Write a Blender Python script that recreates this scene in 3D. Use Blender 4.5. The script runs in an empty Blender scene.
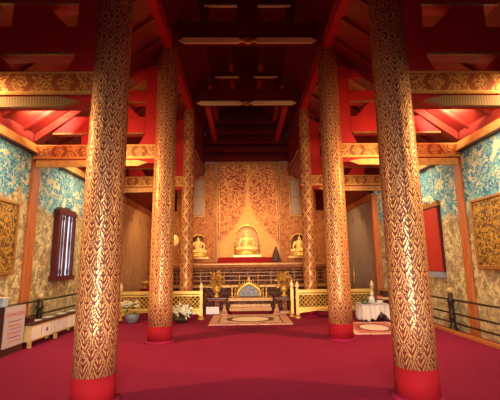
import bpy, bmesh, math, random
from mathutils import Vector, Matrix
random.seed(7)
C = bpy.context.scene.collection
PI = math.pi
SC = bpy.context.scene

# ------------------------------------------------------------------ node maths
class E:
    nt = None
    def __init__(s, sock): s.s = sock
    def __add__(a, b): return mth('ADD', a, b)
    def __radd__(a, b): return mth('ADD', b, a)
    def __sub__(a, b): return mth('SUBTRACT', a, b)
    def __rsub__(a, b): return mth('SUBTRACT', b, a)
    def __mul__(a, b): return mth('MULTIPLY', a, b)
    def __rmul__(a, b): return mth('MULTIPLY', b, a)
    def __truediv__(a, b): return mth('DIVIDE', a, b)
    def __lt__(a, b): return mth('LESS_THAN', a, b)
    def __gt__(a, b): return mth('GREATER_THAN', a, b)
def put(nt, inp, v):
    if isinstance(v, E): nt.links.new(v.s, inp)
    else: inp.default_value = v
def mth(op, a, b=0.0, c=None):
    n = E.nt.nodes.new('ShaderNodeMath'); n.operation = op
    put(E.nt, n.inputs[0], a); put(E.nt, n.inputs[1], b)
    if c is not None: put(E.nt, n.inputs[2], c)
    return E(n.outputs[0])
def sin(a): return mth('SINE', a)
def cos(a): return mth('COSINE', a)
def ab(a): return mth('ABSOLUTE', a)
def frac(a): return mth('FRACT', a)
def flr(a): return mth('FLOOR', a)
def mx(a, b): return mth('MAXIMUM', a, b)
def mn(a, b): return mth('MINIMUM', a, b)
def sm(x, lo, hi):
    n = E.nt.nodes.new('ShaderNodeMapRange'); n.interpolation_type = 'SMOOTHSTEP'
    put(E.nt, n.inputs[0], x); n.inputs[1].default_value = lo; n.inputs[2].default_value = hi
    return E(n.outputs[0])
def mix(f, a, b):
    n = E.nt.nodes.new('ShaderNodeMix'); n.data_type = 'RGBA'
    put(E.nt, n.inputs[0], f)
    for i, v in ((6, a), (7, b)):
        if isinstance(v, E): E.nt.links.new(v.s, n.inputs[i])
        else: n.inputs[i].default_value = (*v, 1)
    return E(n.outputs[2])
def xyz():
    t = E.nt.nodes.new('ShaderNodeTexCoord'); s = E.nt.nodes.new('ShaderNodeSeparateXYZ')
    E.nt.links.new(t.outputs['Object'], s.inputs[0])
    E.vec = E(t.outputs['Object'])
    return E(s.outputs[0]), E(s.outputs[1]), E(s.outputs[2])
def comb(x, y, z):
    n = E.nt.nodes.new('ShaderNodeCombineXYZ')
    for i, v in enumerate((x, y, z)): put(E.nt, n.inputs[i], v)
    return E(n.outputs[0])
def noise(scale, detail=3, vec=None, dist=0.0, rough=.55):
    n = E.nt.nodes.new('ShaderNodeTexNoise')
    E.nt.links.new((vec or E.vec).s, n.inputs['Vector'])
    n.inputs['Scale'].default_value = scale; n.inputs['Detail'].default_value = detail
    n.inputs['Distortion'].default_value = dist; n.inputs['Roughness'].default_value = rough
    return E(n.outputs[0])
def voro(scale, vec=None, feature='F1'):
    n = E.nt.nodes.new('ShaderNodeTexVoronoi'); n.feature = feature
    E.nt.links.new((vec or E.vec).s, n.inputs['Vector']); n.inputs['Scale'].default_value = scale
    return E(n.outputs['Distance'])
def mat(name, fn=None, col=(.5, .5, .5), rough=.5, metal=0.0, spec=.5, emit=None, coat=0.0):
    m = bpy.data.materials.new(name); m.use_nodes = True
    nt = m.node_tree; E.nt = nt; b = nt.nodes['Principled BSDF']
    xyz()
    b.inputs['Base Color'].default_value = (*col, 1); b.inputs['Roughness'].default_value = rough
    b.inputs['Metallic'].default_value = metal; b.inputs['Specular IOR Level'].default_value = spec
    b.inputs['Coat Weight'].default_value = coat; b.inputs['Coat Roughness'].default_value = .25
    if emit:
        b.inputs['Emission Color'].default_value = (*emit[0], 1); b.inputs['Emission Strength'].default_value = emit[1]
    if fn:
        d = fn(*xyz())
        for k, v in d.items():
            if k == 'Bump':
                bn = nt.nodes.new('ShaderNodeBump'); bn.inputs['Strength'].default_value = v[1]
                bn.inputs['Distance'].default_value = v[2]
                nt.links.new(v[0].s, bn.inputs['Height']); nt.links.new(bn.outputs[0], b.inputs['Normal'])
            else: nt.links.new(v.s, b.inputs[k])
    return m
def worn(c, amt=.25, scale=3.0, c2=None):
    c2 = c2 or tuple(v*.55 for v in c)
    def f(x, y, z): return {'Base Color': mix(sm(noise(scale, 4), .35, .75)*amt, c, c2)}
    return f

RED = (.33, .012, .014); LAC = (.26, .011, .010); GOLD = (.86, .50, .17); PALE = (.93, .68, .34)
M = {}
def P(name, **k): M[name] = mat(name, **k)
P('red_paint', fn=worn((.50, .014, .017), .5, 2), rough=.55, spec=.3)
P('dark_red', fn=worn((.15, .007, .008), .5, 2), rough=.75, spec=.12)
P('roof_red', fn=lambda x, y, z: {'Base Color': mix(sm(noise(1.5, 4), .35, .7), (.25, .022, .011), (.17, .008, .007))}, rough=.4)
P('gold', fn=worn((.74, .42, .10), .5, 14, (.36, .15, .03)), rough=.35, metal=.5)
P('bright_gold', fn=worn((.86, .52, .11), .4, 10, (.5, .22, .04)), rough=.3, metal=.5)
P('old_gold', fn=worn((.46, .23, .06), .6, 18, (.16, .05, .02)), rough=.4, metal=.4)
P('orange_wood', fn=lambda x, y, z: {'Base Color': mix(sm(noise(7, 4, comb(x*3, y*3, z*.4)), .3, .7), (.52, .17, .045), (.40, .10, .03))}, rough=.45)
P('band_red', col=(.26, .005, .011), rough=.8, spec=.15)
P('shutter_red', col=(.40, .02, .009), rough=.6)
P('dark_wood', fn=worn((.07, .025, .018), .5, 8), rough=.45)
P('maroon', fn=worn((.10, .012, .018), .4, 6), rough=.35)
P('bronze', fn=worn((.06, .045, .03), .4, 12), rough=.35, metal=.6)
P('cream_paint', fn=worn((.74, .52, .22), .4, 6, (.55, .34, .10)), rough=.5)
P('sign_white', fn=worn((.56, .48, .48), .3, 6, (.45, .38, .38)), rough=.6)
P('white_card', fn=worn((.82, .76, .70), .25, 12, (.7, .62, .55)), rough=.6)
P('white_cloth', fn=worn((.80, .78, .76), .2, 8, (.62, .60, .62)), rough=.9)
P('pink_cloth', fn=worn((.55, .28, .15), .4, 6, (.48, .22, .12)), rough=.75)
P('step_cloth', fn=worn((.52, .29, .14), .4, 6, (.34, .15, .06)), rough=.75)
P('rail_gold', fn=worn((.90, .62, .15), .35, 12, (.6, .34, .06)), rough=.4, metal=.3)
P('finial_gold', fn=worn((.95, .74, .38), .3, 10, (.8, .5, .15)), rough=.4, metal=.2)
P('altar_top', fn=worn((.40, .13, .035), .6, 5, (.22, .045, .015)), rough=.6, spec=.2)
P('dark_carving', fn=lambda x, y, z: {'Base Color': mix(sm(noise(14, 3), .5, .62), (.06, .010, .006), (.22, .08, .02))}, rough=.6, spec=.2)
P('statue_gold', fn=worn((.95, .66, .22), .2, 6, (.8, .45, .1)), rough=.35, metal=.2)
P('gilt_cream', fn=worn((.52, .29, .10), .6, 10, (.26, .10, .03)), rough=.5, metal=.15)
P('leaf', fn=worn((.12, .20, .05), .6, 12, (.05, .09, .02)), rough=.6)
P('petal_white', fn=worn((.85, .83, .62), .3, 20, (.75, .72, .30)), rough=.7)
P('petal_pink', fn=worn((.80, .16, .22), .5, 14, (.85, .55, .50)), rough=.7)
P('blue_pot', fn=worn((.16, .20, .26), .5, 20, (.45, .45, .45)), rough=.3)
P('glass_blue', col=(.42, .60, .72), rough=.15)
P('daylit_pane', fn=worn((.5, .62, .8), .4, 3), rough=.3, emit=((.60, .78, .95), .95))
P('purple_ink', col=(.22, .08, .25), rough=.6)
P('red_ink', col=(.55, .12, .10), rough=.6)
P('brass_fan', fn=worn((.88, .66, .26), .4, 20, (.6, .36, .1)), rough=.4, metal=.3)
P('blue_sill', fn=worn((.26, .30, .36), .5, 6, (.14, .10, .12)), rough=.5)
P('silver_relief', fn=lambda x, y, z: {'Base Color': mix(sm(noise(26, 3, None, 1.0), .42, .58), (.10, .12, .15), (.36, .36, .34))}, rough=.6)

def carpet(x, y, z):
    return {'Base Color': mix(sm(noise(.6, 3), .3, .7), mix(sm(noise(90, 2), .3, .7), (.22, .003, .036), (.28, .006, .054)), (.26, .005, .047)),
            'Bump': (noise(160, 2), .25, .01)}
P('carpet', fn=carpet, rough=.85, spec=.25)

# column stencil patterns (object space: angle round the shaft, height)
def column_mat(name, nu, nv, style, gold=GOLD):
    def f(x, y, z):
        u = mth('ARCTAN2', y, x)/(2*PI)*nu; v = z*nv
        ground = (.15, .018, .008) if nu == 9 else (.24, .036, .010)
        if style == 'zigzag':
            a = ab(frac(u + v) - .5); b = ab(frac(u - v) - .5)
            d1 = mn(a, b); d2 = mx(a, b)
            m = mx(1.0 - sm(ab(d1 - .06), .015, .05), (1.0 - sm(ab(d2 - .42), .015, .04))*.7)
            m = mx(m, (1.0 - sm(ab(d1 - .25), .015, .04))*sm(noise(40, 2), .42, .52)*.45)
            ground = (.34, .06, .012)
        else:
            w1 = noise(15, 3) - .5; w2 = noise(19, 3, comb(y, z, x)) - .5
            fine = noise(50, 2)
            def bud(du, dv):         # flame shaped bud, pointed at the top, with swept petals either side of a rib
                au = ab(frac(u + du) - .5 + w1*.10); tv = mx(.001, mn(.999, frac(v + dv) + w2*.08))
                half = sin(mth('POWER', tv, .60)*PI)*.50
                d = half - au
                rim = sm(d, .0, .02)*(1.0 - sm(d, .06, .09))
                pet = sm(sin((tv*4.0 - au*au*7.0 - au*2.2)*2*PI + w1*3.0), -.35, .25)*sm(d, .10, .14)*sm(au, .015, .05)
                return d, mx(rim, pet)
            d1, m1 = bud(0, 0); d2, m2 = bud(.5, .5)
            sel = sm(d1, -.015, .0)
            m = m1*sel + m2*(1.0 - sel)
            m = m*sm(fine, .34, .50)
        wear = sm(noise(5, 4), .25, .6)*.12 + .88
        m = m*wear
        return {'Base Color': mix(m, ground, gold), 'Metallic': m*.65, 'Roughness': .62 - m*.24,
                'Bump': (m, .5, .012)}
    return mat(name, fn=f, coat=.08)
M['column_flame'] = column_mat('column_flame', 9, 3.1, 'flame', (.87, .51, .20))
M['column_flower'] = column_mat('column_flower', 7, 2.6, 'flame', (.92, .56, .20))
M['column_zigzag'] = column_mat('column_zigzag', 3, 1.7, 'zigzag', (.90, .55, .18))

def beam_pat(x, y, z):      # object x along the beam, z = 0 at its base
    u = x/.62
    cu = frac(u) - .5; cz = (z - .395)
    chev = ab(ab(ab(cu)*.62 + ab(cz)*.55 - .16) - .02)
    lines = mx(1.0 - sm(ab(z - .255), .006, .016), 1.0 - sm(ab(z - .54), .008, .02))
    fill = sm(noise(38, 2, None, .6), .46, .56)*sm(z, .25, .27)*(1.0 - sm(z, .52, .54))
    m = mx(lines, fill*sm(chev, .015, .03))
    low = 1.0 - sm(z, .16, .19)
    base = mix(low*.0, (.32, .07, .018), (.40, .12, .03))
    return {'Base Color': mix(m, base, (.86, .46, .13)), 'Metallic': m*.45}
P('beam_pattern', fn=beam_pat, rough=.4)

def mural(seed, teal):
    def f(x, y, z):
        v = comb(x + seed, y + seed, z)
        n1 = noise(1.1, 5, v, .4); n2 = noise(4.5, 4, v, 1.2); n3 = noise(19, 3, v, .6)
        sky = mix(sm(n2, .36, .60), (.02, .20, .40), (.16, .44, .48))
        sky = mix(sm(n3, .54, .62)*.8, sky, (.66, .62, .32))
        sky = mix(sm(noise(2.2, 4, comb(y, z, x)), .54, .64)*.7, sky, (.62, .62, .38))
        sky = mix(sm(n3, .46, .38)*.75, sky, (.02, .10, .16))
        sky = mix(sm(noise(3.2, 2, comb(y, z, x), 1.5), .56, .60)*.75, sky, (.78, .72, .42))
        land = mix(sm(n2, .38, .6), (.36, .24, .10), (.74, .62, .32))
        land = mix(sm(n3, .53, .62)*.75, land, (.14, .075, .035))
        land = mix(sm(noise(6, 3, comb(x, y - seed, z*.7)), .53, .64)*.6, land, (.13, .17, .11))
        land = mix(sm(noise(20, 2, v), .60, .66)*.5, land, (.32, .09, .05))
        h = sm(z + (n1 - .5)*2.4, 2.85 - teal, 3.2 - teal)
        c = mix(h, land, sky)
        c = mix(sm(noise(2.0, 4, comb(x, y*.8 - seed, z*1.5)), .52, .66)*.5*(1.0 - h), c, (.40, .27, .13))
        dado = sm(z, .95, .75)
        c = mix(dado*.3, c, (.50, .38, .22))
        return {'Base Color': c, 'Roughness': .75 - n1*0.1}
    return f
P('mural_west', fn=mural(3.7, .0), rough=.8)
P('mural_east', fn=mural(11.3, .25), rough=.8)

def rear_wall(c1, c2):
    def f(x, y, z):
        g = noise(3, 4, comb(x*3, y*6, z*.5))
        c = mix(sm(g, .3, .7), c1, c2)
        fy = frac((y - 12.72)/1.08) - .5
        mark = 1.0 - sm(ab(fy)*1.08*3.2 + ab(z - 3.3)*1.25, .17, .23)
        c = mix(mark*.85, c, (.06, .05, .05))
        fig = sm(noise(7, 3, comb(x, y*1.6, z*.8)), .54, .62)*sm(z, 2.9, 2.5)
        return {'Base Color': mix(fig*.55, c, (.45, .16, .05))}
    return f
P('rear_west', fn=rear_wall((.72, .38, .16), (.80, .50, .26)), rough=.6)
P('rear_east', fn=rear_wall((.36, .31, .27), (.48, .40, .32)), rough=.6)

def lacquer_wall(x, y, z):
    ax = ab(x - .06)
    scroll = noise(4.6, 2, None, 3.2)
    fine = noise(16, 2, None, 1.0)
    fol = sm(scroll + (fine - .5)*.5, .485, .525)
    up = sm(z, 3.6, 5.2)
    # gilded ogive spire painted over the niche
    w = .66*mx(0.0, (5.35 - z)/2.3)*mx(0.05, (5.35 - z)/2.3)*mx(.3, (5.35 - z)/2.3) + .03
    spire = (1.0 - sm(ax - w, -.10, .12))*sm(z, 1.8, 2.0)
    gold = mix(sm(fine, .4, .6)*.5, (.62, .27, .085), (.44, .15, .04))
    redc = mix(sm(fine, .4, .62)*.4, (.20, .014, .007), (.34, .05, .014))
    f = fol*(.72 + up*.28)
    f = f*(1.0 - spire*.5)
    c = mix(f, gold, redc)
    c = mix(spire*.45, c, (.80, .42, .11))
    return {'Base Color': c, 'Metallic': (1.0 - f)*.28}
P('lacquer_wall', fn=lacquer_wall, rough=.6, spec=.25)
def side_lacquer(x, y, z):
    n = noise(11, 3, None, 1.6)
    return {'Base Color': mix(sm(n, .47, .56)*.8, (.46, .17, .045), (.20, .035, .012)), 'Metallic': sm(n, .56, .47)*.25}
P('niche_gold', fn=worn((.50, .26, .05), .6, 9, (.2, .06, .02)), rough=.4, metal=.3)
P('side_lacquer', fn=side_lacquer, rough=.6, spec=.25)
P('grey_panel', fn=worn((.40, .25, .17), .7, 7, (.22, .16, .14)), rough=.5)
def relief(x, y, z):
    n = noise(9, 4, None, 2.2)
    return {'Base Color': mix(sm(n, .42, .60), (.09, .035, .010), (.66, .38, .07)), 'Metallic': sm(n, .42, .58)*.5, 'Bump': (n, .6, .03)}
P('relief_gold', fn=relief, rough=.38)
def altar_pat(x, y, z):
    n = noise(18, 3, comb(x, y, z*2.2), .8)
    return {'Base Color': mix(sm(n, .48, .58), (.12, .018, .008), (.36, .14, .035)), 'Metallic': sm(n, .48, .58)*.4}
P('altar_carving', fn=altar_pat, rough=.55, spec=.2)
P('altar_edge', fn=worn((.34, .13, .035), .7, 8, (.14, .03, .015)), rough=.45, metal=.3)
def gilt_edge(x, y, z):
    return {'Base Color': mix(sm(sin(x*170.0), -.3, .3)*.55, (.40, .26, .11), (.13, .06, .025))}
P('nave_gilt_lit', fn=worn((.95, .68, .32), .3, 8, (.7, .4, .15)), rough=.5, metal=.0)  # paler gilt: lamplight from below is put into this colour
P('gilt_cornice', fn=worn((.78, .44, .13), .5, 9, (.45, .16, .05)), rough=.45, metal=.2)
P('gilt_edge', fn=gilt_edge, rough=.38, metal=.35)

def rug_fn(hx, hy, cols):
    border, field, dark, centre = cols
    def f(x, y, z):
        ex = ab(x)/hx; ey = ab(y)/hy
        e = mx(1.0 - (1.0 - ex)*hx/hy*1.0, ey)
        n = noise(30, 2)
        n5 = noise(9, 3, None, .8)
        c = mix(sm(n5, .45, .6)*.6, border, mix(sm(n, .5, .6), field, dark))
        inner = 1.0 - sm(mx(ex, ey), .74, .76)
        c = mix(inner, c, mix(sm(n5, .5, .6)*.75, field, dark))
        line = 1.0 - sm(ab(mx(ex, ey) - .78), .012, .03)
        c = mix(line*.8, c, dark)
        r = mth('SQRT', ex*ex/(.62*.62) + ey*ey/(.62*.62))
        c = mix(1.0 - sm(r, .98, 1.02), c, dark)
        c = mix(1.0 - sm(r, .74, .80), c, mix(sm(n, .5, .62)*.3, centre, field))
        return {'Base Color': c}
    return f
P('rug_cream', fn=rug_fn(1.17, .99, ((.70, .34, .24), (.80, .54, .38), (.16, .03, .025), (.88, .72, .52))), rough=.9)
P('rug_red', fn=rug_fn(.72, .92, ((.84, .56, .46), (.62, .16, .14), (.30, .05, .05), (.85, .66, .58))), rough=.9)

# ------------------------------------------------------------------ mesh helpers
def B(): return bmesh.new()
def box(bm, x0, x1, y0, y1, z0, z1):
    vs = [bm.verts.new(p) for p in ((x0,y0,z0),(x1,y0,z0),(x1,y1,z0),(x0,y1,z0),(x0,y0,z1),(x1,y0,z1),(x1,y1,z1),(x0,y1,z1))]
    for f in ((0,3,2,1),(4,5,6,7),(0,1,5,4),(1,2,6,5),(2,3,7,6),(3,0,4,7)): bm.faces.new([vs[i] for i in f])
    return bm
def prism(bm, pts, a0, a1, axis='y'):
    """pts: outline in (x,z) for axis y, (y,z) for axis x, (x,y) for axis z"""
    def v(p, a): return {'y': (p[0], a, p[1]), 'x': (a, p[0], p[1]), 'z': (p[0], p[1], a)}[axis]
    A = [bm.verts.new(v(p, a0)) for p in pts]; Bq = [bm.verts.new(v(p, a1)) for p in pts]
    bm.faces.new(A); bm.faces.new(Bq[::-1])
    n = len(pts)
    for i in range(n): bm.faces.new((A[i], Bq[i], Bq[(i+1) % n], A[(i+1) % n]))
    bmesh.ops.recalc_face_normals(bm, faces=bm.faces[:])
    return bm
def lathe(bm, prof, c=(0, 0, 0), n=24, sx=1, sy=1):
    rings = []
    for r, z in prof:
        rings.append([bm.verts.new((c[0]+sx*r*math.cos(2*PI*k/n), c[1]+sy*r*math.sin(2*PI*k/n), c[2]+z)) for k in range(n)])
    for a, b in zip(rings, rings[1:]):
        for k in range(n): bm.faces.new((a[k], a[(k+1) % n], b[(k+1) % n], b[k]))
    bm.faces.new(rings[0][::-1]); bm.faces.new(rings[-1])
    return bm
def tube(bm, pts, r, n=8, r2=None):
    r2 = r if r2 is None else r2
    pts = [Vector(p) for p in pts]; rings = []
    for i, p in enumerate(pts):
        d = (pts[min(i+1, len(pts)-1)] - pts[max(i-1, 0)]).normalized()
        a = d.cross(Vector((0, 0, 1)) if abs(d.z) < .9 else Vector((0, 1, 0))).normalized(); b = d.cross(a)
        rr = r + (r2 - r)*i/max(1, len(pts)-1)
        rings.append([bm.verts.new(p + rr*(math.cos(2*PI*k/n)*a + math.sin(2*PI*k/n)*b)) for k in range(n)])
    for A, Bq in zip(rings, rings[1:]):
        for k in range(n): bm.faces.new((A[k], A[(k+1) % n], Bq[(k+1) % n], Bq[k]))
    bm.faces.new(rings[0][::-1]); bm.faces.new(rings[-1])
    bmesh.ops.recalc_face_normals(bm, faces=bm.faces[:])
    return bm
def ball(bm, c, r, sub=2, s=(1, 1, 1), rot=None):
    m = Matrix.Translation(c) @ (rot or Matrix()) @ Matrix.Diagonal((r*s[0], r*s[1], r*s[2], 1))
    bmesh.ops.create_icosphere(bm, subdivisions=sub, radius=1, matrix=m)
    return bm
def obj(name, bm, m, parent=None, smooth=False, bevel=0.0, loc=None):
    """bm is in room coordinates; the mesh is stored relative to its parent's place (or loc)"""
    L = Vector(loc) if loc else Vector((0, 0, 0))
    wl = L
    if parent is not None:
        wl = Vector(); q = parent
        while q: wl += q.location; q = q.parent
    bmesh.ops.translate(bm, verts=bm.verts[:], vec=-wl)
    me = bpy.data.meshes.new(name); bm.to_mesh(me); bm.free()
    if smooth:
        for p in me.polygons: p.use_smooth = True
    me.materials.append(M[m] if isinstance(m, str) else m)
    o = bpy.data.objects.new(name, me); C.objects.link(o)
    if parent is not None: o.parent = parent
    else: o.location = L
    if bevel:
        bv = o.modifiers.new('bevel', 'BEVEL'); bv.width = bevel; bv.segments = 2; bv.limit_method = 'ANGLE'
    return o
def tag(o, label=None, cat=None, group=None, kind=None):
    for k, v in (('label', label), ('category', cat), ('group', group), ('kind', kind)):
        if v: o[k] = v
    return o
def thing(name, label, cat, loc, group=None):
    o = bpy.data.objects.new(name, None); C.objects.link(o); o.location = loc
    o.empty_display_size = .1
    return tag(o, label, cat, group)
def struct(name, bm, m, parent=None, **k):
    o = obj(name, bm, m, parent, **k)
    if parent is None: o['kind'] = 'structure'
    return o
def remesh(o, v=.012, it=6):
    r = o.modifiers.new('fuse', 'REMESH'); r.mode = 'VOXEL'; r.voxel_size = v; r.use_smooth_shade = True
    s = o.modifiers.new('soften', 'SMOOTH'); s.iterations = it; s.factor = .5
def copy_tree(o, parent=None):
    c = o.copy(); C.objects.link(c)
    if parent is not None: c.parent = parent
    for ch in list(o.children): copy_tree(ch, c)
    return c

Y1, Y2, Y3, YB = 4.84, 8.43, 12.02, 15.6
XW, XR = 5.05, 4.2
YN = 16.05
# ------------------------------------------------------------------ room shell
struct('floor', box(B(), -5.4, 5.4, -2.6, 16.3, -.2, 0), 'carpet')
struct('wall_left', box(B(), -5.4, -XW, -2.6, Y3+.15, 0, 4.46), 'mural_west')
struct('wall_right', box(B(), XW, 5.4, -2.6, Y3+.15, 0, 4.46), 'mural_east')
struct('wall_left_return', box(B(), -XW, -XR-.1, Y3+.02, Y3+.16, 0, 4.3), 'mural_west')
struct('wall_right_return', box(B(), XR+.1, XW, Y3+.02, Y3+.16, 0, 4.3), 'mural_east')
wl = struct('wall_left_rear', box(B(), -XR-.3, -XR, Y3+.16, 16.3, 0, 3.95), 'rear_west')
wr = struct('wall_right_rear', box(B(), XR, XR+.3, Y3+.16, 16.3, 0, 3.95), 'rear_east')
obj('cornice', box(B(), -XR, -XR+.10, Y3+.16, YB, 3.74, 3.93), 'orange_wood', wl)
obj('cornice', box(B(), XR-.10, XR, Y3+.16, YB, 3.74, 3.93), 'orange_wood', wr)
# front wall behind the camera with its open doorway
fw = B()
prism(fw, [(-5.4, 0), (-1.4, 0), (-1.4, 3.2), (1.4, 3.2), (1.4, 0), (5.4, 0), (5.4, 4.6), (2.0, 7.2), (0, 9.6), (-2.0, 7.2), (-5.4, 4.6)], -2.75, -2.6)
struct('wall_front', fw, 'red_paint')
def roof_z(x): return 4.78 + .74*(5.0 - abs(x))
for s, nm in ((-1, 'trim_1'), (1, 'trim_2')):       # gilded cornice on the long walls
    t = struct(nm, box(B(), min(s*XW, s*(XW-.07)), max(s*XW, s*(XW-.07)), -2.6, Y3, 4.26, 4.46), 'gilt_cornice', None)
    obj('ledge', box(B(), min(s*XW, s*(XW-.11)), max(s*XW, s*(XW-.11)), -2.6, Y3, 4.22, 4.26), 'dark_wood', t)
    obj('eave_board', box(B(), min(s*XW, s*(XW+.06)), max(s*XW, s*(XW+.06)), -2.6, Y3, 4.46, roof_z(XW+.03)), 'roof_red', t)
def roof_z(x): return 4.78 + .74*(5.0 - abs(x))
for s in (-1, 1):                                     # aisle roofs
    c = struct('ceiling', prism(B(), [(s*5.5, roof_z(5.5)), (s*1.95, roof_z(1.95)), (s*1.95, roof_z(1.95)+.15), (s*5.5, roof_z(5.5)+.15)], -2.7, Y3+.3), 'roof_red')
    for k in range(18):
        y = -1.6 + .73*k
        if y > Y3 - .2: break
        if min(abs(y-Y1), abs(y-Y2)) < .3: continue
        obj('rafter', prism(B(), [(s*5.1, roof_z(5.1)-.09), (s*2.0, roof_z(2.0)-.09), (s*2.0, roof_z(2.0)), (s*5.1, roof_z(5.1))], y-.04, y+.04), 'roof_red', c)
    c = struct('ceiling', prism(B(), [(s*4.6, 3.66), (s*1.8, 5.62), (s*1.8, 5.75), (s*4.6, 3.8)], Y3+.32, 16.2), 'roof_red')
    struct('wall_clerestory', prism(B(), [(s*1.84, 5.45), (s*1.84, 7.2), (s*1.96, 7.2), (s*1.96, 5.45)], Y3+.32, 16.0), 'roof_red')
    struct('wall_gable', prism(B(), [(s*1.97, 5.62), (s*4.3, 4.0), (s*5.4, 4.0), (s*5.4, 4.5), (s*1.97, 7.03)], Y3+.18, Y3+.30), 'dark_red')
    struct('trim', prism(B(), [(s*1.86, 6.85), (s*1.86, 7.2), (s*2.14, 7.2), (s*2.14, 6.95)], -2.6, Y3+.3), 'red_paint')
    # nave roof
    c = struct('ceiling', prism(B(), [(s*2.2, 7.2), (0, 9.62), (0, 9.8), (s*2.3, 7.3)], -2.7, 16.3), 'dark_red')
    for px in (.55, 1.3):
        z = 9.62 - 1.1*px
        obj('purlin', box(B(), s*px-.08, s*px+.08, -2.6, Y3+.3, z-.10, z), 'dark_red', c)
        obj('purlin', box(B(), s*px-.08, s*px+.08, Y3+.3, YN, z-.18, z), 'red_paint', c)
    obj('tie_rod', prism(B(), [(s*1.28, 7.05), (s*1.46, 7.05), (s*1.46, 7.2), (s*1.28, 7.2)], Y3+.2, YB+.1), 'red_paint', c)

# back wall with its three arched niches

def arch_pts(cx, w, z0, zs, n=14):          # right half then left half outlines of an arched opening
    return [(cx + w*math.cos(a), zs + w*1.15*math.sin(a)) for a in [PI/2*k/n for k in range(n+1)]]
def facing(x0, x1, z0, z1, cx, w, zb, zs):
    bm = B(); h = arch_pts(cx, w, zb, zs)
    prism(bm, [(cx, z0), (x1, z0), (x1, z1), (cx, z1)] + h[::-1] + [(cx+w, zb), (cx, zb)], YB, YN)
    hl = [(2*cx - p[0], p[1]) for p in h]
    prism(bm, [(cx, z0), (x0, z0), (x0, z1), (cx, z1)] + hl[::-1] + [(cx-w, zb), (cx, zb)], YB, YN)
    return bm
wb = struct('wall_back', prism(B(), [(-4.5, 0), (4.5, 0), (4.5, 3.8), (2.1, 6.0), (2.0, 7.3), (0, 9.7), (-2.0, 7.3), (-2.1, 6.0), (-4.5, 3.8)], YN, YN+.2), 'dark_red')
obj('gilded_panel', facing(-1.25, 1.37, 1.70, 6.1, .0, .50, 2.02, 2.70), 'lacquer_wall', wb)
obj('gilded_panel', facing(-3.0, -1.25, 1.70, 3.7, -2.06, .36, 1.96, 2.45), 'side_lacquer', wb)
obj('gilded_panel', facing(1.37, 3.0, 1.70, 3.7, 2.19, .36, 1.96, 2.45), 'side_lacquer', wb)
for x0, x1 in ((-3.0, -1.25), (1.37, 3.0)):
    obj('upper_panel', box(B(), x0, x1, YB, YN, 3.7, 5.5), 'side_lacquer', wb)
    obj('gable_panel', box(B(), max(x0, -1.84), min(x1, 1.84), YB, YN, 5.5, 6.1), 'grey_panel', wb)
obj('side_panel', box(B(), -4.2, -3.0, YB, YN, 0, 3.9), 'side_lacquer', wb)
obj('side_panel', box(B(), 3.0, 4.2, YB, YN, 0, 3.9), 'side_lacquer', wb)
obj('base_wall', box(B(), -3.0, 3.0, YB, YN, 0, 1.70), 'dark_red', wb)
for x0, x1 in ((-1.80, -1.36), (1.48, 1.84)):         # carved pilasters beside the tall panel
    obj('pilaster', box(B(), x0, x1, YB-.08, YB, 1.72, 6.0), 'side_lacquer', wb)
fr = B()
for x in (-1.80, -1.36, -1.27, -1.16, 1.30, 1.39, 1.48, 1.84): box(fr, x-.014, x+.014, YB-.07, YB, 1.75, 6.08)
for z in (6.06, 5.96): box(fr, -1.27, 1.39, YB-.07, YB, z-.022, z+.022)
obj('gilt_frame', fr, 'old_gold', wb)
fr = B()
for x0, x1 in ((-2.75, -1.84), (1.88, 2.75)):
    for z in (3.68, 5.3, 4.5): box(fr, x0, x1, YB-.06, YB, z-.025, z+.025)
    for x in (x0, x1, (x0+x1)/2): box(fr, x-.025, x+.025, YB-.06, YB, 3.68, 5.3)
obj('gilt_frame', fr, 'old_gold', wb)
for x0, x1 in ((-2.28, -1.88), (1.93, 2.28)):
    obj('grey_shutter', box(B(), x0, x1, YB-.03, YB, 3.74, 5.25), 'grey_panel', wb)
gb = B()
for z, t, d in ((6.2, .2, .10), (6.62, .12, .16), (7.0, .10, .12), (7.45, .12, .16), (7.95, .10, .12)):
    hw = 1.84 if z < 7.1 else 2.0 - (z - 7.2)/1.1
    box(gb, -hw, hw, YN-d-.3, YN, z-t/2, z+t/2)
obj('gable_beam', gb, 'dark_red', wb)
for cx, w, zs, zb, m in ((0, .50, 2.70, 2.02, 'bright_gold'), (-2.06, .36, 2.45, 1.96, 'gold'), (2.19, .36, 2.45, 1.96, 'gold')):
    h = arch_pts(cx, w+.02, 0, zs)
    pts = [(cx+w+.02, YB-.02, zb)] + [(p[0], YB-.02, p[1]) for p in h] + [(2*cx-p[0], YB-.02, p[1]) for p in h[::-1][1:]] + [(cx-w-.02, YB-.02, zb)]
    obj('niche_arch', tube(B(), pts, .035, 8), m, wb, smooth=True)
    q = B(); box(q, cx-w-.08, cx+w+.08, YB-.12, YB, zb-.08, zb)
    obj('niche_sill', q, m, wb)
for cx, w, zb, zs in ((0, .5, 2.02, 2.70), (-2.06, .36, 1.96, 2.45), (2.19, .36, 1.96, 2.45)):
    h = arch_pts(cx, w, zb, zs)
    obj('niche_back', prism(B(), [(cx-w, zb), (cx+w, zb)] + h + [(2*cx-p[0], p[1]) for p in h[::-1][1:]], YN-.03, YN-.005), 'niche_gold' if w > .4 else 'side_lacquer', wb)

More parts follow.
